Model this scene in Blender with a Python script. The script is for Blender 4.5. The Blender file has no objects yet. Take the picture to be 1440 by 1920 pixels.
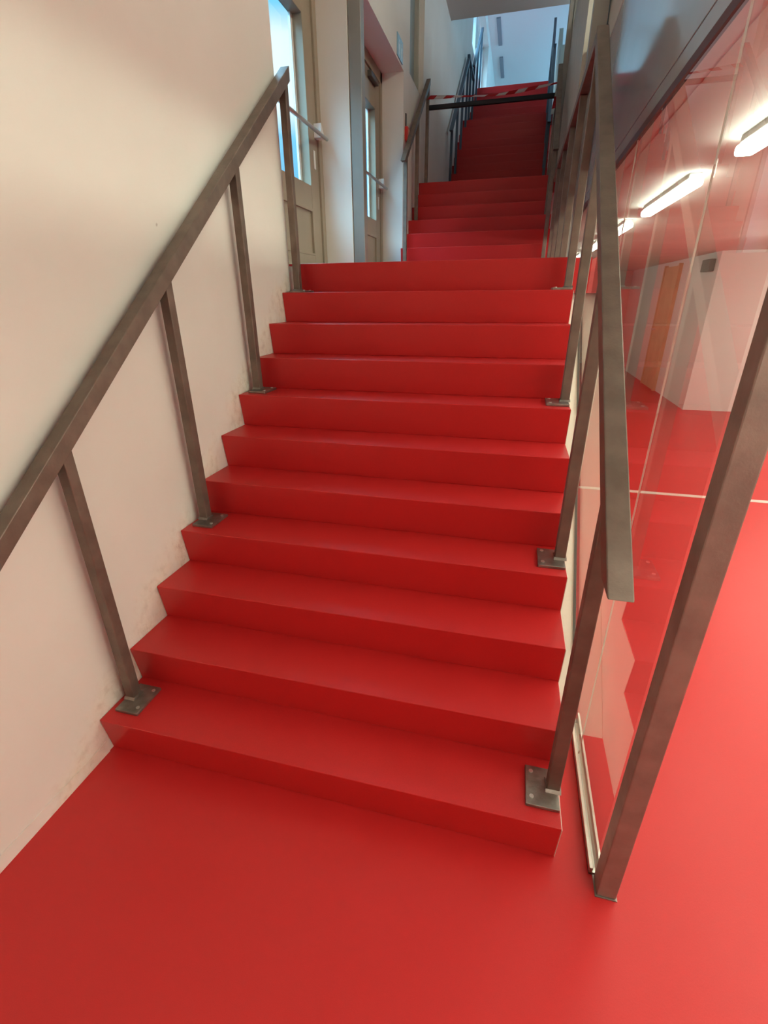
import bpy, bmesh, math, random
from mathutils import Vector, Matrix
random.seed(7)
S = bpy.context.scene
COL = S.collection

# ------------------------------------------------------------------ camera
cam_d = bpy.data.cameras.new('camera')
cam = bpy.data.objects.new('camera', cam_d); COL.objects.link(cam)
RIGHT = Vector((0.968625, 0.248438, -0.006698)); DOWN = Vector((0.096386, -0.400363, -0.911273)); FWD = Vector((-0.229076, 0.882036, -0.411747))
M = Matrix((( RIGHT.x, -DOWN.x, -FWD.x), (RIGHT.y, -DOWN.y, -FWD.y), (RIGHT.z, -DOWN.z, -FWD.z))).to_4x4()
M.translation = Vector((1.38291, -1.00099, 1.61703))
cam.matrix_world = M
cam_d.sensor_fit = 'VERTICAL'; cam_d.sensor_height = 36.0; cam_d.sensor_width = 27.0
cam_d.lens = 16.663
cam_d.clip_start = 0.02
S.camera = cam

# ------------------------------------------------------------------ view, world, large lights
S.view_settings.view_transform = 'Standard'
S.view_settings.look = 'None'
S.view_settings.gamma = 1.0
S.view_settings.use_curve_mapping = False
S.view_settings.exposure = -0.78
S.cycles.max_bounces = 10
S.cycles.diffuse_bounces = 5
S.cycles.glossy_bounces = 5
S.cycles.transparent_max_bounces = 12
S.cycles.sample_clamp_indirect = 6.0
S.cycles.caustics_reflective = False
S.cycles.caustics_refractive = False
S.cycles.use_denoising = True

LAMP = 25.5          # corridor tube lamps and the added side fill lamps, emission strength
VOID_FILL = 60.0     # unseen fill lamps added over the gallery
SKY = 2.6
HALL_W = 260.0       # daylight of the upper hall's windows
HALL_COL = (0.22, 0.66, 1.0)
WARM = (0.88, 1.0, 0.82)

w = bpy.data.worlds.new('World'); S.world = w; w.use_nodes = True
nt = w.node_tree; nt.nodes.clear()
wo = nt.nodes.new('ShaderNodeOutputWorld'); bg = nt.nodes.new('ShaderNodeBackground')
tc = nt.nodes.new('ShaderNodeTexCoord'); sx = nt.nodes.new('ShaderNodeSeparateXYZ')
rp = nt.nodes.new('ShaderNodeValToRGB')
rp.color_ramp.elements[0].position = 0.0; rp.color_ramp.elements[0].color = (0.10, 0.30, 0.42, 1)
rp.color_ramp.elements[1].position = 1.0; rp.color_ramp.elements[1].color = (0.22, 0.62, 0.95, 1)
for pos, c in ((0.12, (0.12, 0.42, 0.72, 1)), (0.24, (0.22, 0.62, 0.92, 1)), (0.275, (1, 1, 1, 1)), (0.355, (0.95, 1, 1, 1)), (0.385, (0.20, 0.66, 0.95, 1)), (0.5, (0.5, 0.8, 1, 1))):
    e = rp.color_ramp.elements.new(pos); e.color = c
# overcast sky, brighter towards the zenith
mr = nt.nodes.new('ShaderNodeMapRange'); mr.inputs['From Min'].default_value = 0.42; mr.inputs['From Max'].default_value = 0.65
mr.inputs['To Min'].default_value = SKY; mr.inputs['To Max'].default_value = SKY*22
nt.links.new(sx.outputs['Z'], mr.inputs['Value']); nt.links.new(mr.outputs[0], bg.inputs[1])
nt.links.new(tc.outputs['Generated'], sx.inputs[0]); nt.links.new(sx.outputs['Z'], rp.inputs[0])
nt.links.new(rp.outputs[0], bg.inputs[0]); pass
nt.links.new(bg.outputs[0], wo.inputs[0])

def area(name, loc, target, sx_, sy_, power, col):
    d = bpy.data.lights.new(name, 'AREA'); d.shape = 'RECTANGLE'; d.size = sx_; d.size_y = sy_; d.energy = power; d.color = col
    o = bpy.data.objects.new(name, d); COL.objects.link(o); o.location = loc
    o.rotation_euler = (Vector(target) - Vector(loc)).to_track_quat('-Z', 'Y').to_euler()
    return o
area('hall_daylight', (5.2, 16.6, 6.7), (0.0, 16.6, 6.9), 5.0, 1.6, HALL_W, HALL_COL)
area('gallery_daylight', (4.95, 7.3, 4.6), (0.0, 7.5, 4.5), 2.2, 1.4, 95.0, (0.66, 0.85, 1.0))
# ------------------------------------------------------------------ materials
def nodes(name):
    m = bpy.data.materials.new(name); m.use_nodes = True
    n = m.node_tree; b = n.nodes['Principled BSDF']
    return m, n, b
def noise_bump(n, b, scale, strength, detail=4, dist=0.02):
    t_ = n.nodes.new('ShaderNodeTexCoord'); no = n.nodes.new('ShaderNodeTexNoise'); bu = n.nodes.new('ShaderNodeBump')
    no.inputs['Scale'].default_value = scale; no.inputs['Detail'].default_value = detail
    bu.inputs['Strength'].default_value = strength; bu.inputs['Distance'].default_value = dist
    n.links.new(t_.outputs['Object'], no.inputs['Vector']); n.links.new(no.outputs['Fac'], bu.inputs['Height'])
    n.links.new(bu.outputs['Normal'], b.inputs['Normal'])
def noise_color(n, b, scale, c0, c1, lo=0.35, hi=0.65, detail=4, inp='Base Color'):
    t_ = n.nodes.new('ShaderNodeTexCoord'); no = n.nodes.new('ShaderNodeTexNoise'); r_ = n.nodes.new('ShaderNodeValToRGB')
    no.inputs['Scale'].default_value = scale; no.inputs['Detail'].default_value = detail
    r_.color_ramp.elements[0].position = lo; r_.color_ramp.elements[0].color = (*c0, 1)
    r_.color_ramp.elements[1].position = hi; r_.color_ramp.elements[1].color = (*c1, 1)
    n.links.new(t_.outputs['Object'], no.inputs['Vector']); n.links.new(no.outputs['Fac'], r_.inputs[0])
    n.links.new(r_.outputs[0], b.inputs[inp])
    return r_
def simple(name, col, rough=0.5, metal=0.0, bump=None, var=None, spec=0.5):
    m, n, b = nodes(name)
    b.inputs['Base Color'].default_value = (*col, 1); b.inputs['Roughness'].default_value = rough
    b.inputs['Metallic'].default_value = metal; b.inputs['Specular IOR Level'].default_value = spec
    if var:
        noise_color(n, b, var[0], tuple(c*(1-var[1]) for c in col), tuple(min(1, c*(1+var[1])) for c in col))
    if bump: noise_bump(n, b, *bump)
    return m
def emit(name, col, s):
    m = bpy.data.materials.new(name); m.use_nodes = True; n = m.node_tree; n.nodes.clear()
    o = n.nodes.new('ShaderNodeOutputMaterial'); e = n.nodes.new('ShaderNodeEmission')
    e.inputs[0].default_value = (*col, 1); e.inputs[1].default_value = s; n.links.new(e.outputs[0], o.inputs[0]); return m
def glass(name, tint, ior=1.5, rough=0.0):
    m = bpy.data.materials.new(name); m.use_nodes = True; n = m.node_tree; n.nodes.clear()
    o = n.nodes.new('ShaderNodeOutputMaterial'); mix = n.nodes.new('ShaderNodeMixShader')
    fr = n.nodes.new('ShaderNodeFresnel'); fr.inputs['IOR'].default_value = ior
    t_ = n.nodes.new('ShaderNodeBsdfTransparent'); t_.inputs[0].default_value = (*tint, 1)
    g = n.nodes.new('ShaderNodeBsdfGlossy'); g.inputs['Roughness'].default_value = rough
    geo = n.nodes.new('ShaderNodeNewGeometry'); mul = n.nodes.new('ShaderNodeMath'); mul.operation = 'SUBTRACT'; mul.inputs[0].default_value = 1.0
    mm = n.nodes.new('ShaderNodeMath'); mm.operation = 'MULTIPLY'
    # both faces of the sheet: 2R / (1 + R)
    d1 = n.nodes.new('ShaderNodeMath'); d1.operation = 'ADD'; d1.inputs[1].default_value = 1.0
    d2 = n.nodes.new('ShaderNodeMath'); d2.operation = 'DIVIDE'
    d3 = n.nodes.new('ShaderNodeMath'); d3.operation = 'MULTIPLY'; d3.inputs[1].default_value = 2.0
    n.links.new(fr.outputs[0], d1.inputs[0]); n.links.new(fr.outputs[0], d3.inputs[0])
    n.links.new(d3.outputs[0], d2.inputs[0]); n.links.new(d1.outputs[0], d2.inputs[1])
    n.links.new(geo.outputs['Backfacing'], mul.inputs[1]); n.links.new(d2.outputs[0], mm.inputs[0]); n.links.new(mul.outputs[0], mm.inputs[1])
    n.links.new(mm.outputs[0], mix.inputs[0]); n.links.new(t_.outputs[0], mix.inputs[1]); n.links.new(g.outputs[0], mix.inputs[2])
    n.links.new(mix.outputs[0], o.inputs[0]); return m

m_red, n_, b_ = nodes('red_resin')
b_.inputs['Roughness'].default_value = 0.40; b_.inputs['Specular IOR Level'].default_value = 0.38
noise_color(n_, b_, 700, (0.48, 0.0155, 0.0165), (0.54, 0.0195, 0.0205), detail=2)
noise_bump(n_, b_, 160, 0.05, 3, 0.004)
m_wall, n_, b_ = nodes('wall_paint')
b_.inputs['Roughness'].default_value = 0.75; b_.inputs['Specular IOR Level'].default_value = 0.25
b_.inputs['Base Color'].default_value = (0.83, 0.79, 0.73, 1)
def nd(t, **k):
    x = n_.nodes.new(t)
    for a_, v in k.items(): setattr(x, a_, v)
    return x
def mth(op, a_, b2=None, c_=None):
    x = nd('ShaderNodeMath', operation=op)
    for i_, v in enumerate((a_, b2, c_)):
        if v is None: continue
        if isinstance(v, (int, float)): x.inputs[i_].default_value = v
        else: n_.links.new(v, x.inputs[i_])
    return x.outputs[0]
def ramp(v, stops):
    x = nd('ShaderNodeValToRGB'); cr = x.color_ramp
    cr.elements[0].position, cr.elements[0].color = stops[0][0], (*stops[0][1], 1)
    cr.elements[1].position, cr.elements[1].color = stops[-1][0], (*stops[-1][1], 1)
    for p_, c_ in stops[1:-1]:
        e_ = cr.elements.new(p_); e_.color = (*c_, 1)
    n_.links.new(v, x.inputs[0]); return x.outputs[0]
def noi(scale, detail):
    x = nd('ShaderNodeTexNoise'); x.inputs['Scale'].default_value = scale; x.inputs['Detail'].default_value = detail
    n_.links.new(tcw.outputs['Object'], x.inputs['Vector']); return x.outputs['Fac']
tcw = nd('ShaderNodeTexCoord'); sxw = nd('ShaderNodeSeparateXYZ'); n_.links.new(tcw.outputs['Object'], sxw.inputs[0])
yy_, zz_ = sxw.outputs['Y'], sxw.outputs['Z']
# height above the line of the step edges; the repaired plaster keeps to a ragged band along it
hgt = mth('SUBTRACT', zz_, mth('MULTIPLY_ADD', yy_, 0.779, 0.10))
hgt = mth('ADD', hgt, mth('MULTIPLY', mth('SUBTRACT', noi(7, 5), 0.5), 0.30))
band = ramp(mth('ABSOLUTE', hgt), [(0.0, (1, 1, 1)), (0.07, (1, 1, 1)), (0.17, (0, 0, 0))])
band = mth('MULTIPLY', band, mth('LESS_THAN', yy_, 2.1))
patch = mth('MULTIPLY', band, ramp(noi(3.5, 4), [(0.38, (0.15, 0.15, 0.15)), (0.55, (1, 1, 1))]))
base = ramp(noi(1.3, 6), [(0.35, (0.805, 0.765, 0.705)), (0.65, (0.85, 0.815, 0.76))])
patc = ramp(noi(24, 6), [(0.3, (0.70, 0.60, 0.50)), (0.5, (0.86, 0.79, 0.68)), (0.7, (0.88, 0.83, 0.74))])
spk = ramp(noi(11, 1), [(0.815, (0, 0, 0)), (0.83, (0.55, 0.55, 0.55))])
m1 = nd('ShaderNodeMix', data_type='RGBA'); n_.links.new(patch, m1.inputs['Factor']); n_.links.new(base, m1.inputs['A']); n_.links.new(patc, m1.inputs['B'])
m2 = nd('ShaderNodeMix', data_type='RGBA'); n_.links.new(spk, m2.inputs['Factor']); n_.links.new(m1.outputs['Result'], m2.inputs['A']); m2.inputs['B'].default_value = (0.30, 0.22, 0.18, 1)
n_.links.new(m2.outputs['Result'], b_.inputs['Base Color'])
bw = nd('ShaderNodeBump'); bw.inputs['Strength'].default_value = 0.5; bw.inputs['Distance'].default_value = 0.012
n_.links.new(mth('ADD', mth('MULTIPLY', noi(9, 8), 0.25), mth('MULTIPLY', mth('MULTIPLY', noi(38, 8), patch), 1.4)), bw.inputs['Height'])
n_.links.new(bw.outputs['Normal'], b_.inputs['Normal'])
m_plaster = simple('rough_plaster', (0.80, 0.76, 0.70), 0.85, 0, (45, 0.6, 8, 0.01), (30, 0.06), 0.2)
m_cream = simple('cream_stringer', (0.86, 0.80, 0.70), 0.6, 0, (20, 0.1), (6, 0.03), 0.3)
m_beige = simple('beige_paint', (0.50, 0.47, 0.40), 0.5, 0, None, (4, 0.04))
m_soffit = simple('soffit_paint', (0.62, 0.54, 0.49), 0.7, 0, (12, 0.1), None, 0.25)
m_ceil = simple('corridor_ceiling_paint', (0.88, 0.84, 0.80), 0.7, 0, (12, 0.1), (3, 0.03), 0.25)
m_steel, n_, b_ = nodes('lacquered_steel')
b_.inputs['Metallic'].default_value = 0.6; b_.inputs['Roughness'].default_value = 0.52
noise_color(n_, b_, 14, (0.165, 0.122, 0.098), (0.215, 0.162, 0.132), detail=6)
noise_bump(n_, b_, 120, 0.05)
m_poststeel = simple('post_steel', (0.29, 0.225, 0.195), 0.5, 0.55, (120, 0.05), (14, 0.12))
m_plate = simple('raw_steel_plate', (0.30, 0.27, 0.24), 0.38, 0.85, (60, 0.1), (25, 0.2))
m_screw = simple('zinc_screw', (0.85, 0.84, 0.80), 0.3, 0.9)
m_column = simple('grey_steel_paint', (0.30, 0.29, 0.27), 0.45, 0.35, None, (5, 0.05))
m_dark = simple('dark_steel', (0.016, 0.016, 0.022), 0.6, 0.0, None, None, 0.25)
m_blue = simple('blue_grey_steel', (0.055, 0.075, 0.105), 0.45, 0.3)
m_fascia = simple('glossy_grey_cladding', (0.40, 0.45, 0.50), 0.10, 0.0, (3, 0.02), (2, 0.04), 0.9)
m_maroon = simple('dark_channel', (0.07, 0.018, 0.018), 0.5)
m_alu = simple('aluminium_channel', (0.75, 0.70, 0.62), 0.28, 0.9, (40, 0.05))
m_glass = glass('partition_glass', (0.97, 0.985, 0.975), 1.53)
m_winglass = glass('window_glass', (0.86, 0.95, 0.97), 1.5)
m_joint = simple('pale_joint', (0.95, 0.80, 0.70), 0.3)
m_door = simple('olive_door_paint', (0.33, 0.275, 0.205), 0.45, 0, None, (3, 0.05))
m_closer = simple('dark_closer', (0.09, 0.075, 0.065), 0.5, 0.2)
m_bar = simple('push_bar_metal', (0.55, 0.53, 0.52), 0.35, 0.8)
m_white = simple('white_plastic', (0.85, 0.86, 0.85), 0.4)
m_wood = simple('oak_door', (0.66, 0.50, 0.30), 0.5, 0, None, (3, 0.08))
m_sign = simple('blue_sign', (0.27, 0.42, 0.50), 0.35)
m_signw = simple('sign_white', (0.75, 0.85, 0.87), 0.4)
m_call = simple('alarm_red', (0.55, 0.02, 0.015), 0.35)
m_grey = simple('grey_plastic', (0.16, 0.15, 0.14), 0.5)
m_strip = simple('floor_strip', (0.80, 0.68, 0.62), 0.4)
m_tape_r = simple('tape_red', (0.60, 0.02, 0.03), 0.4)
m_tape_w = simple('tape_white', (0.88, 0.85, 0.83), 0.4)
m_hall = simple('hall_paint', (0.86, 0.86, 0.85), 0.75)
m_slot = simple('slot_grey', (0.28, 0.29, 0.33), 0.6)
m_side_fill = emit('side_fill_light', WARM, LAMP)  # glow of the added side fill lamps
m_near = emit('near_tube_light', WARM, LAMP*1.3)
m_gallery_fill = emit('high_fill_light', (0.97, 1.0, 0.80), VOID_FILL)  # glow of the fill lamps added over the gallery
m_lampbody = simple('lamp_body', (0.8, 0.78, 0.74), 0.4)

# ------------------------------------------------------------------ helpers
def add_box(bm, x0, x1, y0, y1, z0, z1):
    vs = [bm.verts.new((x, y, z)) for x in (x0, x1) for y in (y0, y1) for z in (z0, z1)]
    for f in ((0,1,3,2),(4,6,7,5),(0,4,5,1),(2,3,7,6),(0,2,6,4),(1,5,7,3)):
        bm.faces.new([vs[i] for i in f])
def add_prism(bm, poly, x0, x1):            # polygon in (y, z), extruded along x
    a = [bm.verts.new((x0, y, z)) for y, z in poly]; b = [bm.verts.new((x1, y, z)) for y, z in poly]
    bm.faces.new(a); bm.faces.new(list(reversed(b)))
    for i in range(len(poly)):
        j = (i+1) % len(poly); bm.faces.new((a[j], a[i], b[i], b[j]))
def add_prism_xy(bm, poly, z0, z1):
    a = [bm.verts.new((x, y, z0)) for x, y in poly]; b = [bm.verts.new((x, y, z1)) for x, y in poly]
    bm.faces.new(list(reversed(a))); bm.faces.new(b)
    for i in range(len(poly)):
        j = (i+1) % len(poly); bm.faces.new((a[i], a[j], b[j], b[i]))
def add_cyl(bm, p0, p1, r, seg=16):
    p0 = Vector(p0); p1 = Vector(p1); d = p1-p0
    q = d.to_track_quat('Z', 'Y').to_matrix().to_4x4(); q.translation = (p0+p1)/2
    bmesh.ops.create_cone(bm, cap_ends=True, segments=seg, radius1=r, radius2=r, depth=d.length, matrix=q)
def obj(name, bm, mat, parent=None, bevel=0.0, smooth=False, label=None):
    bmesh.ops.recalc_face_normals(bm, faces=bm.faces[:])
    if bevel > 0:
        es = [e for e in bm.edges if len(e.link_faces) == 2 and e.calc_face_angle(0) > 0.5]
        bmesh.ops.bevel(bm, geom=es, offset=bevel, segments=2, affect='EDGES', profile=0.5, clamp_overlap=True)
    me = bpy.data.meshes.new(name); bm.to_mesh(me); bm.free()
    for m in (mat if isinstance(mat, (list, tuple)) else [mat]): me.materials.append(m)
    if smooth:
        for p in me.polygons: p.use_smooth = True
    o = bpy.data.objects.new(name, me); COL.objects.link(o)
    if parent is not None:
        o.parent = parent; o.matrix_parent_inverse = Matrix.Translation(-world_loc(parent))
    if label: o['label'] = label
    return o
def world_loc(o):
    v = Vector((0, 0, 0))
    while o is not None:
        v += o.location
        o = o.parent if o.parent and o.matrix_parent_inverse == Matrix() else None
    return v
def boxes(name, lst, mat, parent=None, bevel=0.0, label=None):
    bm = bmesh.new()
    for b in lst: add_box(bm, *b)
    return obj(name, bm, mat, parent, bevel, label=label)
def tag(o, label, cat, group=None):
    o['label'] = label; o['category'] = cat
    if group: o['group'] = group
    return o
def thing(name, label, cat, loc, group=None):
    o = bpy.data.objects.new(name, None); COL.objects.link(o); o.location = loc; o.empty_display_size = 0.1
    return tag(o, label, cat, group)
def struct(name, lst, mat, bevel=0.0):
    o = boxes(name, lst, mat, None, bevel); o['kind'] = 'structure'; return o

# ------------------------------------------------------------------ dimensions
T, R_, W = 0.2118, 0.165, 1.666       # tread, riser, stair width
G = 1.776                              # face of the glass partition
L1, L2, L3, L4 = 11*R_, 18*R_, 29*R_, 36*R_        # landing levels
Y2, Y3, Y4 = 4.97, 8.575, 11.60        # first nosing of flights two, three and four
SOF = 5.45
# ------------------------------------------------------------------ setting
struct('floor', [(-0.35, 8.0, -4.0, 13.0, -0.2, 0.0)], m_red)
def landing(name, y0, y1, z, x0=0.0, x1=1.74):
    return struct(name, [(x0, x1, y0, y1, z-0.18, z)], m_red)
fl = boxes('floor_landing', [(0.0, 1.765, 10*T+0.05, Y2+0.03, L1-0.18, L1), (-0.34, 0.0, 2.12, 3.36, L1-0.18, L1), (-0.34, 0.0, 3.49, 5.28, L1-0.18, L1)], m_red); fl['kind'] = 'structure'
landing('floor_landing', Y2+6*T+0.05, Y3+0.03, L2)
landing('floor_landing', Y3+10*T+0.05, Y4+0.03, L3)
landing('floor_landing', Y4+6*T+0.05, 20.0, L4)
# left wall: plain length, door recesses, pier, window opening, upper hall
WB = 4.9
struct('wall_left', [
    (-0.35, 0.0, -4.0, 2.04, 0.0, SOF),
    (-0.35, 0.0, 2.04, 3.36, 3.78, SOF), (-0.35, 0.0, 2.04, 3.36, 0.0, L1-0.18),
    (-0.35, 0.0, 3.36, 3.49, 0.0, SOF),
    (-0.35, 0.0, 3.49, 5.28, 3.78, SOF), (-0.35, 0.0, 3.49, 5.28, 0.0, L1-0.18), (-0.35, 0.0, 2.04, 2.115, L1-0.18, L1-0.015),
    (-0.35, 0.0, 5.28, 5.58, 0.0, SOF),
    (-0.35, 0.0, 5.58, 6.41, 0.0, 3.86), (-0.35, 0.0, 5.58, 6.41, WB, SOF),
    (-0.35, 0.0, 6.41, 8.67, 0.0, SOF),
    (-0.35, 0.0, 8.67, 11.7, 2.0, 8.1),
    (-0.35, 0.0, 11.7, 15.8, 2.0, 6.3), (-0.35, 0.0, 11.7, 15.8, 7.7, 8.1),
    (-0.35, 0.0, 15.8, 20.0, 2.0, 8.1)], m_wall)
struct('baseboard_left', [(0.0, 0.004, -4.0, 0.0, 0.0, 0.055)], m_wall, 0.001)
struct('wall_back', [(-0.35, 8.0, -4.2, -4.0, 0.0, SOF+0.2)], m_wall)
struct('wall_right', [(6.8, 7.0, -4.2, 13.2, 0.0, 2.3)], m_wall)
struct('wall_far', [(1.70, 8.2, 13.0, 13.2, 0.0, 2.3)], m_wall)
struct('wall_corridor', [(4.04, 6.8, 7.30, 12.9, 0.0, 2.175)], m_hall)
struct('ceiling', [(1.836, 7.0, -4.0, 13.0, 2.175, 2.29), (1.789, 1.836, -4.0, 13.0, 2.176, 2.198)], m_ceil)
struct('ceiling_upper', [(-0.35, 5.0, -4.0, 8.60, SOF, SOF+0.25)], m_soffit)
struct('ceiling_hall', [(-0.35, 6.0, 8.4, 20.2, 7.95, 8.15)], m_hall)
struct('wall_hall', [(-0.35, 6.0, 20.0, 20.2, 4.0, 8.15), (5.8, 6.0, 8.4, 20.0, 2.0, 8.15), (5.0, 6.0, 8.2, 8.4, 2.0, 8.15), (-0.35, 6.0, 8.4, 8.6, SOF+0.25, 8.15), (5.0, 5.2, -4.0, 8.4, 3.0, SOF+0.2)], m_hall)
struct('floor_gallery', [(1.90, 6.0, -4.0, 20.0, 2.60, 2.80)], m_hall)
struct('wall_parapet', [(1.70, 1.80, 4.2, 8.6, 2.6, 4.45)], m_beige)
struct('wall_landing', [(1.645, 1.667, 2.19, 13.0, 0.0, L1-0.18), (-0.35, 1.70, 13.0, 13.2, 0.0, 4.8), (1.645, 1.69, 2.5, 8.6, L1-0.18, L1-0.002)], m_cream)
bm = bmesh.new()
sl = R_/T
add_prism(bm, [(8.6, 2.6), (8.6, 4.45), (8.9, 4.45), (10.7, 5.75), (11.6, 5.75), (12.9, 6.8), (12.9, 2.6)], 1.70, 1.78)
o = obj('wall_parapet', bm, m_beige); o['kind'] = 'structure'
# stair infill wall under the flights, behind the glass
bm = bmesh.new(); add_prism(bm, [(0.53, 0.0), (2.75, 1.754), (13.0, 1.754), (13.0, 0.0)], 1.6685, 1.7735)
o = obj('wall_understair', bm, m_cream); o['kind'] = 'structure'
bm = bmesh.new(); add_prism(bm, [(0.518, 0.0), (2.72, 1.742), (2.74, 1.756), (0.532, 0.006)], 1.7640, 1.7755)
o = obj('trim_understair', bm, m_closer); o['kind'] = 'structure'
# ------------------------------------------------------------------ stair flights
def flight(label, y1, z0, n, side=True, xl=0.002, xr=W-0.001):
    root = thing('stair_flight', label, 'stairs', ((xl+xr)/2, y1, z0), 'red stair flights')
    for i in range(n):
        y = y1+i*T; zb = z0+i*R_; zt = zb+R_
        bm = bmesh.new()
        yb = y+T+0.045 if i < n-1 else y+0.06
        add_prism(bm, [(y, zt), (y+0.0005, zt-0.008), (y+0.02, zb), (yb, zb), (yb, zt)], xl, xr)
        obj('step', bm, m_red, root, 0.0025)
    if side:
        poly = [(y1+0.02, z0)]
        for i in range(n):
            y = y1+i*T; poly += [(y, z0+(i+1)*R_-0.004)]
            if i < n-1: poly += [(y+T+0.02, z0+(i+1)*R_-0.004)]
        ye = y1+(n-1)*T+0.06
        poly += [(ye, z0+n*R_-0.004), (ye, z0)]
        # split in columns so that the polygon triangulates cleanly
        bm = bmesh.new()
        for i in range(n):
            y = y1+i*T; ye_ = y+T+0.02 if i < n-1 else y+0.06
            add_prism(bm, [(y, z0+(i+1)*R_-0.004), (y+0.02, z0+i*R_), (y+0.02, z0-0.0+0.0), (ye_, z0), (ye_, z0+(i+1)*R_-0.004)] if i else
                      [(y, z0+R_-0.004), (y+0.02, z0), (ye_, z0), (ye_, z0+R_-0.004)], W-0.001, W+0.001)
        obj('side_panel', bm, m_cream, root, label='cream painted side of the flight')
    return root
flight('lowest red stair flight, rising from the red floor between wall and glass', 0.0, 0.0, 11)
flight('second red stair flight, seven steps behind the landing with doors', Y2, L1, 7, False)
flight('third, dark red stair flight, beyond the striped tape', Y3, L2, 11, False)
flight('topmost dark red stair flight, ending under the bluish hall ceiling', Y4, L3, 7, False)

# ------------------------------------------------------------------ railings
def railing(label, x, y1, z0, posts, ya, yb, side, plates=True, mat=None, group='steel stair railings', flat=None, xpl=None):
    mat = mat or m_steel
    root = thing('stair_railing', label, 'railing', (x, y1, z0), group)
    zb = lambda y: z0+1.074+(R_/T)*(y-y1)
    th = 0.066
    bm = bmesh.new()
    h = th/(R_/T)
    add_prism(bm, [(ya, zb(ya)+th), (ya+h, zb(ya)+th), (yb, zb(yb)), (yb, zb(yb)+th)], x-0.026, x+0.026)
    obj('handrail', bm, mat, root, 0.003)
    for k in posts:
        y = y1+(k-1)*T+0.13; zf = z0+k*R_
        bm = bmesh.new()
        add_prism(bm, [(y-0.02, zf+(0.012 if plates else 0)), (y+0.02, zf+(0.012 if plates else 0)), (y+0.02, zb(y+0.02)), (y-0.02, zb(y-0.02))], x-0.02, x+0.02)
        p = obj('post', bm, mat, root, 0.003)
        if plates:
            if side > 0: xa, xb = x-0.02, x+0.08
            else: xa, xb = x-0.085, x+0.017
            ye = y+0.06
            bp = boxes('base_plate', [(xa, xb, y-0.08, ye, zf, zf+0.012)], m_plate, p, 0.002)
            bm = bmesh.new()
            add_prism(bm, [(y-0.028, zf+0.012), (y+0.028, zf+0.012), (y+0.02, zf+0.02), (y-0.02, zf+0.02)], x-0.024, x+0.024)
            obj('weld_bead', bm, m_plate, p)
            for yy in (y-0.052, y+0.038):
                xx = xb-0.018 if side > 0 else xa+0.018
                bm = bmesh.new(); add_cyl(bm, (xx, yy, zf+0.012), (xx, yy, zf+0.0145), 0.007, 14)
                obj('screw', bm, m_screw, p)
    if flat:      # level rail carried on over the landing
        y0, y2, ys, zl, zr = flat
        boxes('landing_rail', [(x-0.026, x+0.026, y0, y2, zr-0.05, zr)], mat, root, 0.003)
        for y in ys:
            boxes('post', [(x-0.02, x+0.02, y-0.02, y+0.02, zl, zr-0.05)], mat, root, 0.003)
    return root
railing('brown steel railing along the cream wall of the lowest flight', 0.05, 0.0, 0.0, (1, 4, 7, 10), -0.30, 2.075, 1)
railing('brown steel railing beside the glass partition of the lowest flight', 1.645, 0.0, 0.0, (1, 4, 7, 10), -0.11, 2.075, -1,
        flat=(2.05, Y2+0.1, (2.70, 3.30, 3.90, 4.50), L1, 2.735))
railing('short steel railing before the red alarm box, ending at the barrier bar', 0.07, Y2, L1, (1, 4, 7), Y2-0.02, Y2+6*T+0.155, 1, False)
railing('short steel railing at the open side of the second flight', 1.61, Y2, L1, (1, 4, 7), Y2-0.02, Y2+6*T+0.155, -1, False)
railing('bluish steel railing on the wall side of the third flight', 0.07, Y3, L2, (1, 4, 7, 10), Y3-0.02, Y3+9*T+0.155, 1, False, m_blue,
        flat=(Y3+9*T+0.13, Y4+0.1, (Y4-0.5,), L3, L3-0.165+1.13))
railing('bluish steel railing at the open side of the third flight', 1.60, Y3, L2, (1, 4, 7, 10), Y3-0.02, Y3+9*T+0.155, -1, False, m_blue,
        flat=(Y3+9*T+0.13, Y4+0.1, (Y4-0.5,), L3, L3-0.165+1.13))
railing('uppermost railing on the wall side, below the hall ceiling', 0.07, Y4, L3, (1, 4, 7), Y4-0.02, Y4+6*T+0.155, 1, False, m_blue)
railing('uppermost railing at the open side, below the hall ceiling', 1.60, Y4, L3, (1, 4, 7), Y4-0.02, Y4+6*T+0.155, -1, False, m_blue)

# ------------------------------------------------------------------ glass partition with its steel post
gp = thing('glass_partition', 'frameless glass partition between the stairs and the corridor', 'partition', (G, 0.0, 0.0))
ys = (-0.005, 0.418, 1.452, 2.487, 3.52)
def pane_poly(a, b):
    # the sheet stands in the floor channel
    return [(a, 0.012), (b, 0.012), (b, 2.175), (a, 2.175)]
for a, b in zip(ys[:-1], ys[1:]):
    bm = bmesh.new(); add_prism(bm, pane_poly(a+0.0015, b-0.0015), G, G+0.008); obj('pane', bm, m_glass, gp)
for y in ys[1:-1]:
    boxes('joint', [(G+0.0005, G+0.005, y-0.0013, y+0.0013, 0.02, 2.17)], m_joint, gp)
boxes('floor_channel', [(G-0.012, G-0.002, -0.005, 0.60, 0.0, 0.03), (G+0.014, G+0.022, -0.005, 0.60, 0.0, 0.045), (G-0.012, G+0.022, -0.005, 0.60, 0.0, 0.010)], m_alu, gp, 0.001)
boxes('head_channel', [(G-0.004, G+0.012, -3.9, 4.2, 2.173, 2.20)], m_maroon, gp)
sp = thing('steel_post', 'tall brown steel post standing on the red floor at the glass edge', 'post', (1.806, -0.035, 0.0))
boxes('post_shaft', [(1.779, 1.833, -0.062, -0.008, 0.004, 2.175)], m_poststeel, sp, 0.003)
boxes('foot_plate', [(1.775, 1.836, -0.066, -0.006, 0.0, 0.004)], m_plate, sp)
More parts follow.
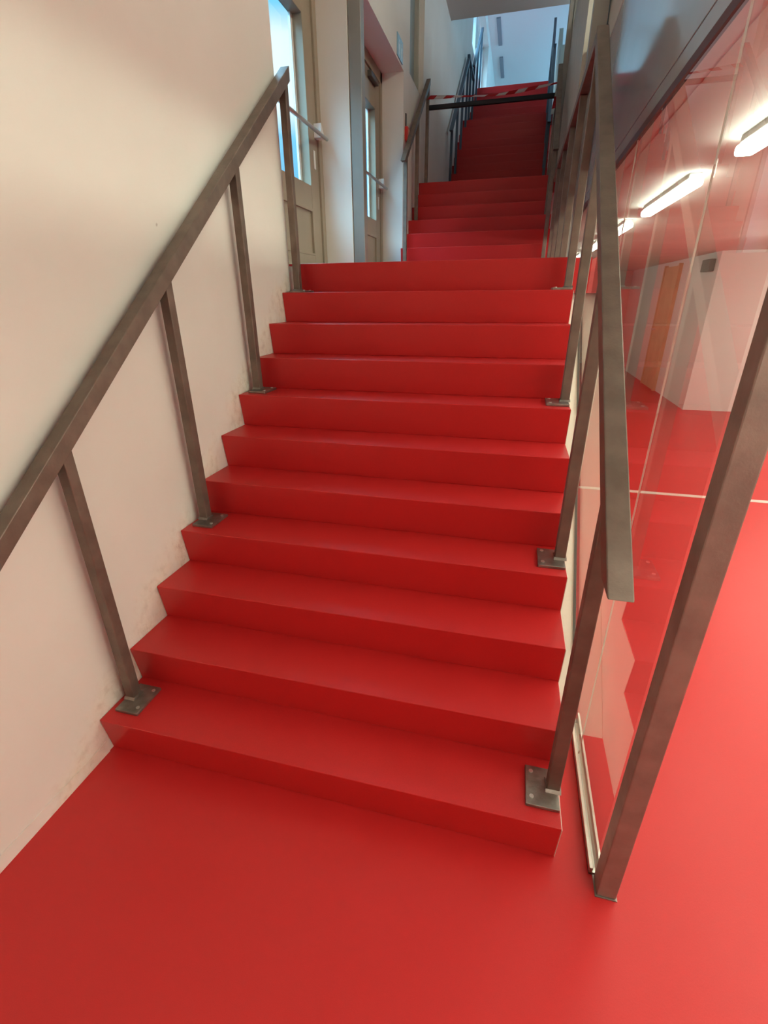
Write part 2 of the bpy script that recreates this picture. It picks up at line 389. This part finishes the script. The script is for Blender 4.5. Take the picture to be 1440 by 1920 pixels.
# cladding above the glass
cl = thing('cladding_wall', 'glossy grey cladding panels above the glass partition', 'cladding', (1.82, 1.0, 2.2))
boxes('lower_panel', [(1.785, 1.83, -3.9, 4.2, 2.20, 2.272)], m_fascia, cl, 0.0015)
boxes('upper_panel', [(1.785, 1.83, -3.9, 4.2, 2.277, 3.075)], m_fascia, cl, 0.0015)
boxes('backing', [(1.80, 1.83, -3.9, 4.2, 2.2, 3.08)], m_dark, cl)
boxes('top_panel', [(1.785, 1.83, -3.9, 4.2, 3.083, 3.45)], m_beige, cl, 0.0015)

# ------------------------------------------------------------------ steel columns
o = boxes('steel_column', [(0.005, 0.10, 3.37, 3.46, L1, SOF)], m_column, None, 0.004)
tag(o, 'grey steel column at the white pier between the two doors', 'column')
o = boxes('steel_column', [(1.682, 1.776, 3.37, 3.46, L1, SOF)], m_column, None, 0.004)
tag(o, 'grey steel column rising behind the handrail peak by the cladding', 'column')
o = boxes('steel_column', [(1.685, 1.785, 6.62, 6.72, 4.45, SOF), (1.64, 1.70, 6.62, 6.72, L2, SOF)], m_column, None, 0.004)
tag(o, 'brownish steel column near the end of the striped tape', 'column')

# ------------------------------------------------------------------ doors in the left wall
def glazed_door(name, y0, y1, label):
    X = -0.25
    z0, z1 = L1, 3.78
    root = bpy.data.objects.new(name, None); COL.objects.link(root); root.location = (X, (y0+y1)/2, z0)
    root['kind'] = 'structure'; root['label'] = label
    fw = 0.07
    boxes('door_frame', [(X-0.09, X+0.015, y0, y0+fw, z0, z1), (X-0.09, X+0.015, y1-fw, y1, z0, z1), (X-0.09, X+0.015, y0, y1, z1-0.10, z1)], m_door, root, 0.003)
    a, b = y0+fw, y1-fw
    ga, gb = a+0.14, b-0.17             # glass opening
    gz0, gz1 = z0+0.60, z0+1.60
    if name.endswith('2'): gz1 = z0+1.60
    boxes('leaf', [(X-0.09, X, a+0.003, ga, z0+0.01, z1-0.103), (X-0.09, X, gb, b-0.003, z0+0.01, z1-0.103),
                   (X-0.09, X, ga, gb, gz1, z1-0.103), (X-0.09, X, ga, gb, z0+0.44, gz0), (X-0.09, X, ga, gb, z0+0.01, z0+0.12),
                   (X-0.09, X-0.014, ga, gb, z0+0.12, z0+0.44)], m_door, root, 0.003)
    boxes('panel_molding', [(X-0.014, X+0.004, ga, gb, z0+0.425, z0+0.445), (X-0.014, X+0.004, ga, gb, z0+0.118, z0+0.135),
                            (X-0.014, X+0.004, ga-0.002, ga+0.016, z0+0.12, z0+0.44), (X-0.014, X+0.004, gb-0.016, gb+0.002, z0+0.12, z0+0.44)], m_door, root, 0.002)
    boxes('glass_bead', [(X-0.088, X-0.072, gb-0.035, gb, gz0, gz1), (X-0.088, X-0.072, ga, ga+0.02, gz0, gz1), (X-0.088, X-0.072, ga, gb, gz0, gz0+0.012)], m_white, root)
    boxes('pane', [(X-0.084, X-0.078, ga, gb, gz0, gz1)], m_winglass, root)
    # push bar with end brackets
    pb = bpy.data.objects.new('push_bar', None); COL.objects.link(pb); pb.location = (X+0.07, (a+b)/2, z0+0.93)
    pb.parent = root; pb.matrix_parent_inverse = Matrix.Translation(-root.location)
    zz = z0+0.93
    bm = bmesh.new(); add_cyl(bm, (X+0.075, a+0.06, zz), (X+0.075, b+0.02, zz), 0.013, 16); obj('bar_tube', bm, m_bar, pb, smooth=True)
    for yy in (a+0.03, b-0.06):
        bm = bmesh.new(); add_prism(bm, [(yy, zz-0.005), (yy+0.075, zz-0.005), (yy+0.075, zz+0.015), (yy+0.01, zz+0.085), (yy, zz+0.085)], X, X+0.06)
        obj('end_bracket', bm, m_white, pb, 0.003)
    boxes('lock_plate', [(X, X+0.008, b-0.10, b-0.07, z0+0.72, z0+0.84)], m_white, root, 0.002)
    boxes('threshold', [(X-0.09, X+0.10, y0, y1, z0, z0+0.012)], m_alu, root)
    boxes('door_closer', [(X, X+0.045, b-0.45, b-0.18, z1-0.185, z1-0.135)], m_closer, root, 0.006)
    return root
glazed_door('door_1', 2.04, 3.36, 'olive glazed door with push bar, next to the cream stair wall')
glazed_door('door_2', 3.49, 5.28, 'olive glazed door with push bar, behind the grey steel column')

# window above the second flight
wd = bpy.data.objects.new('window_1', None); COL.objects.link(wd); wd.location = (-0.1, 6.0, 3.86); wd['kind'] = 'structure'
boxes('window_frame', [(-0.16, -0.06, 6.36, 6.41, 3.86, WB), (-0.16, -0.06, 5.58, 5.63, 3.86, WB), (-0.16, -0.06, 5.58, 6.41, 3.86, 3.90), (-0.16, -0.06, 5.58, 6.41, WB-0.05, WB)], m_beige, wd)
boxes('pane', [(-0.12, -0.112, 5.63, 6.36, 3.90, WB-0.05)], simple('blind_glass', (0.25, 0.30, 0.30), 0.3), wd)
wd = bpy.data.objects.new('window_2', None); COL.objects.link(wd); wd.location = (-0.2, 13.7, 6.3); wd['kind'] = 'structure'
boxes('window_frame', [(-0.25, -0.15, 11.7, 11.78, 6.3, 7.7), (-0.25, -0.15, 15.72, 15.8, 6.3, 7.7), (-0.25, -0.15, 11.7, 15.8, 6.3, 6.36), (-0.25, -0.15, 11.7, 15.8, 7.64, 7.7), (-0.25, -0.15, 13.7, 13.78, 6.3, 7.7)], m_white, wd)
boxes('pane', [(-0.21, -0.20, 11.78, 15.72, 6.36, 7.64)], m_winglass, wd)

# ------------------------------------------------------------------ barrier bar and tape
o = boxes('barrier_bar', [(0.09, 1.62, Y2+6*T+0.10, Y2+6*T+0.14, 3.745, 3.79)], m_dark, None, 0.003)
tag(o, 'dark steel bar closing the top of the second flight', 'barrier')
bm = bmesh.new()
yT = Y2+6*T+0.09
pts = [(0.085, 3.862), (0.30, 3.850), (0.53, 3.838), (0.846, 3.822), (1.09, 3.830), (1.33, 3.848), (1.62, 3.875)]
def tape_at(u):
    n = len(pts)-1; f = u*n; i = min(int(f), n-1); s = f-i
    p0 = pts[max(i-1, 0)]; p1 = pts[i]; p2 = pts[i+1]; p3 = pts[min(i+2, n)]
    cr = lambda a, b, c, d: 0.5*((2*b)+(-a+c)*s+(2*a-5*b+4*c-d)*s*s+(-a+3*b-3*c+d)*s**3)
    return cr(p0[0], p1[0], p2[0], p3[0]), cr(p0[1], p1[1], p2[1], p3[1])
NS = 90; prev = None
grid = []
for i in range(NS+1):
    u = i/NS; x, z = tape_at(u)
    hw = 0.013+0.006*math.sin(u*9+1); tw = 0.35*math.sin(u*7)
    row = []
    for j in range(3):
        q = (j-1)
        row.append(bm.verts.new((x+q*0.022, yT+q*hw*math.sin(tw)*0.8, z+q*hw*math.cos(tw))))
    grid.append(row)
for i in range(NS):
    for j in range(2):
        f = bm.faces.new((grid[i][j], grid[i+1][j], grid[i+1][j+1], grid[i][j+1])); f.material_index = (int(i/7)) % 2
# tail hanging from the knot
g2 = []
for i in range(9):
    u = i/8
    g2.append([bm.verts.new((1.60-0.03*u+q*0.018, yT-0.02+0.02*math.sin(3*u+q), 3.80-0.22*u)) for q in (-1, 1)])
for i in range(8):
    f = bm.faces.new((g2[i][0], g2[i+1][0], g2[i+1][1], g2[i][1])); f.material_index = 0 if 2 <= i < 6 else 1
bmesh.ops.solidify(bm, geom=bm.faces[:], thickness=0.0012)
o = obj('barrier_tape', bm, [m_tape_r, m_tape_w], smooth=True)
tag(o, 'red and white striped tape slung across the top of the second flight', 'tape')

# ------------------------------------------------------------------ things on the left wall
sg = thing('wall_sign', 'small blue pictogram sign on the white wall above the alarm box', 'sign', (0.0, 5.06, 3.80))
boxes('sign_board', [(0.0, 0.010, 4.95, 5.19, 3.80, 3.97)], m_sign, sg, 0.001)
def figure_boxes(y):
    return [(0.010, 0.0125, y-0.022, y+0.022, 3.865, 3.905), (0.010, 0.0125, y-0.018, y-0.004, 3.82, 3.866), (0.010, 0.0125, y+0.004, y+0.018, 3.82, 3.866), (0.010, 0.0125, y-0.012, y+0.012, 3.912, 3.936)]
boxes('pictogram', figure_boxes(5.02), m_signw, sg); boxes('pictogram', figure_boxes(5.12), m_signw, sg)
cp = thing('fire_alarm_box', 'red fire alarm box on the white wall beside the short railing', 'alarm', (0.0, 5.42, 3.22))
boxes('alarm_housing', [(0.0, 0.036, 5.35, 5.50, 3.215, 3.335)], m_call, cp, 0.004)
boxes('alarm_front', [(0.036, 0.041, 5.375, 5.475, 3.235, 3.315)], simple('alarm_white', (0.7, 0.3, 0.25), 0.4), cp, 0.002)
boxes('cable_cover', [(0.0, 0.012, 5.37, 5.40, 3.345, 3.455)], m_closer, cp)
# ------------------------------------------------------------------ corridor
def lamp(x, y, label):
    t = thing('ceiling_lamp', label, 'lamp', (x, y+0.5, 2.175), 'corridor tube lamps')
    if x < 3:
        boxes('lamp_housing', [(x-0.03, x+0.03, y+0.03, y+1.01, 2.15, 2.175)], m_lampbody, t, 0.004)
        boxes('diffuser', [(x-0.035, x+0.035, y, y+1.04, 2.112, 2.15)], m_near, t, 0.012)
    elif x > 4:  # added fill lamps, hung low to brighten the ceiling too
        for yy in (y+0.15, y+0.89): boxes('hanger', [(x-0.004, x+0.004, yy-0.004, yy+0.004, 1.96, 2.175)], m_lampbody, t)
        boxes('diffuser', [(x-0.05, x+0.05, y, y+1.04, 1.85, 1.965)], m_side_fill, t, 0.02)
    else:  # added fill row, tall glowing sides to light upright faces
        boxes('lamp_housing', [(x-0.05, x+0.05, y, y+1.04, 2.10, 2.175)], m_lampbody, t, 0.004)
        boxes('diffuser', [(x-0.05, x+0.05, y, y+1.04, 1.97, 2.10)], m_side_fill, t, 0.02)
lamp(2.185, 0.51, 'long tube lamp on the corridor ceiling, nearest the brown post')
lamp(2.185, 2.107, 'long tube lamp on the corridor ceiling, middle one seen through the glass')
lamp(2.185, 3.72, 'far tube lamp on the corridor ceiling, beside the steel handrail')
for y in (-1.09, -2.69): lamp(2.185, y, 'tube lamp on the corridor ceiling outside the glass partition')
lamp(2.185, 5.32, 'hidden tube lamp added deep behind the stairs to brighten the corridor')
for y in (8.52, 10.12): lamp(2.185, y, 'hidden tube lamp added deep behind the stairs to brighten the corridor')  # hidden lamps, added along the row to brighten the corridor block
lamp(2.185, 6.92, 'hidden tube lamp added deep behind the stairs to brighten the corridor')
for x in (3.2, 4.3, 5.5):  # unseen fill lamps, added to brighten the stair side, walls and floor
    for y in (-2.4, -1.09, 0.235, 1.55) if x < 4 else (-2.4, -1.09, 0.235, 1.55, 2.87, 4.19) if x < 5 else (-1.09, 0.235, 1.55, 2.87, 4.19, 5.5):
        lamp(x, y, 'unseen fill lamp added at the side of the corridor, away from the stairs')
def gallery_fill_lamp(x, y0, y1, z, label):  # unseen fill lamp, added to brighten the upper left wall
    t = thing('gallery_fill_lamp', label, 'lamp', (x, (y0+y1)/2, SOF), 'added gallery fills')
    for y in (y0+0.3, y1-0.3): boxes('hanger', [(x-0.005, x+0.005, y-0.005, y+0.005, z+0.05, SOF)], m_lampbody, t)
    boxes('lamp_housing', [(x-0.06, x+0.06, y0, y1, z+0.035, z+0.06)], m_lampbody, t, 0.004)
    boxes('lamp_diffuser', [(x-0.065, x+0.065, y0, y1, z-0.035, z+0.035)], m_gallery_fill, t, 0.01)
for y in (-2.6, -0.4, 1.8): gallery_fill_lamp(3.2, y, y+2.0, 4.7, 'unseen fill lamp added beyond the cladding to light the left wall')
dr = bpy.data.objects.new('door_3', None); COL.objects.link(dr); dr.location = (4.04, 9.45, 0); dr['kind'] = 'structure'
boxes('leaf', [(4.0, 4.045, 9.03, 9.86, 0.004, 2.09)], m_wood, dr, 0.003)
boxes('door_frame', [(3.985, 4.05, 9.86, 9.92, 0.0, 2.12), (3.985, 4.05, 8.97, 9.03, 0.0, 2.12)], m_wood, dr)
boxes('handle', [(3.95, 4.0, 9.72, 9.80, 1.02, 1.05)], m_bar, dr)
o = boxes('wall_speaker', [(3.97, 4.04, 7.45, 7.80, 1.93, 2.09)], m_grey, None, 0.008)
tag(o, 'small dark grey box high on the corridor wall corner', 'speaker')
o = struct('trim_floor_strip', [(1.84, 6.8, 3.40, 3.455, 0.0, 0.004)], m_strip)
# ceiling slots of the upper hall
for y, l in ((15.0, 'slim grey ceiling slot above the stairs, the one nearer the soffit edge'), (17.2, 'slim grey ceiling slot low over the top step')):
    o = boxes('ceiling_vent', [(0.21, 0.31, y, y+1.45, 7.92, 7.95)], m_slot, None, 0.003); tag(o, l, 'vent', 'hall ceiling slots')
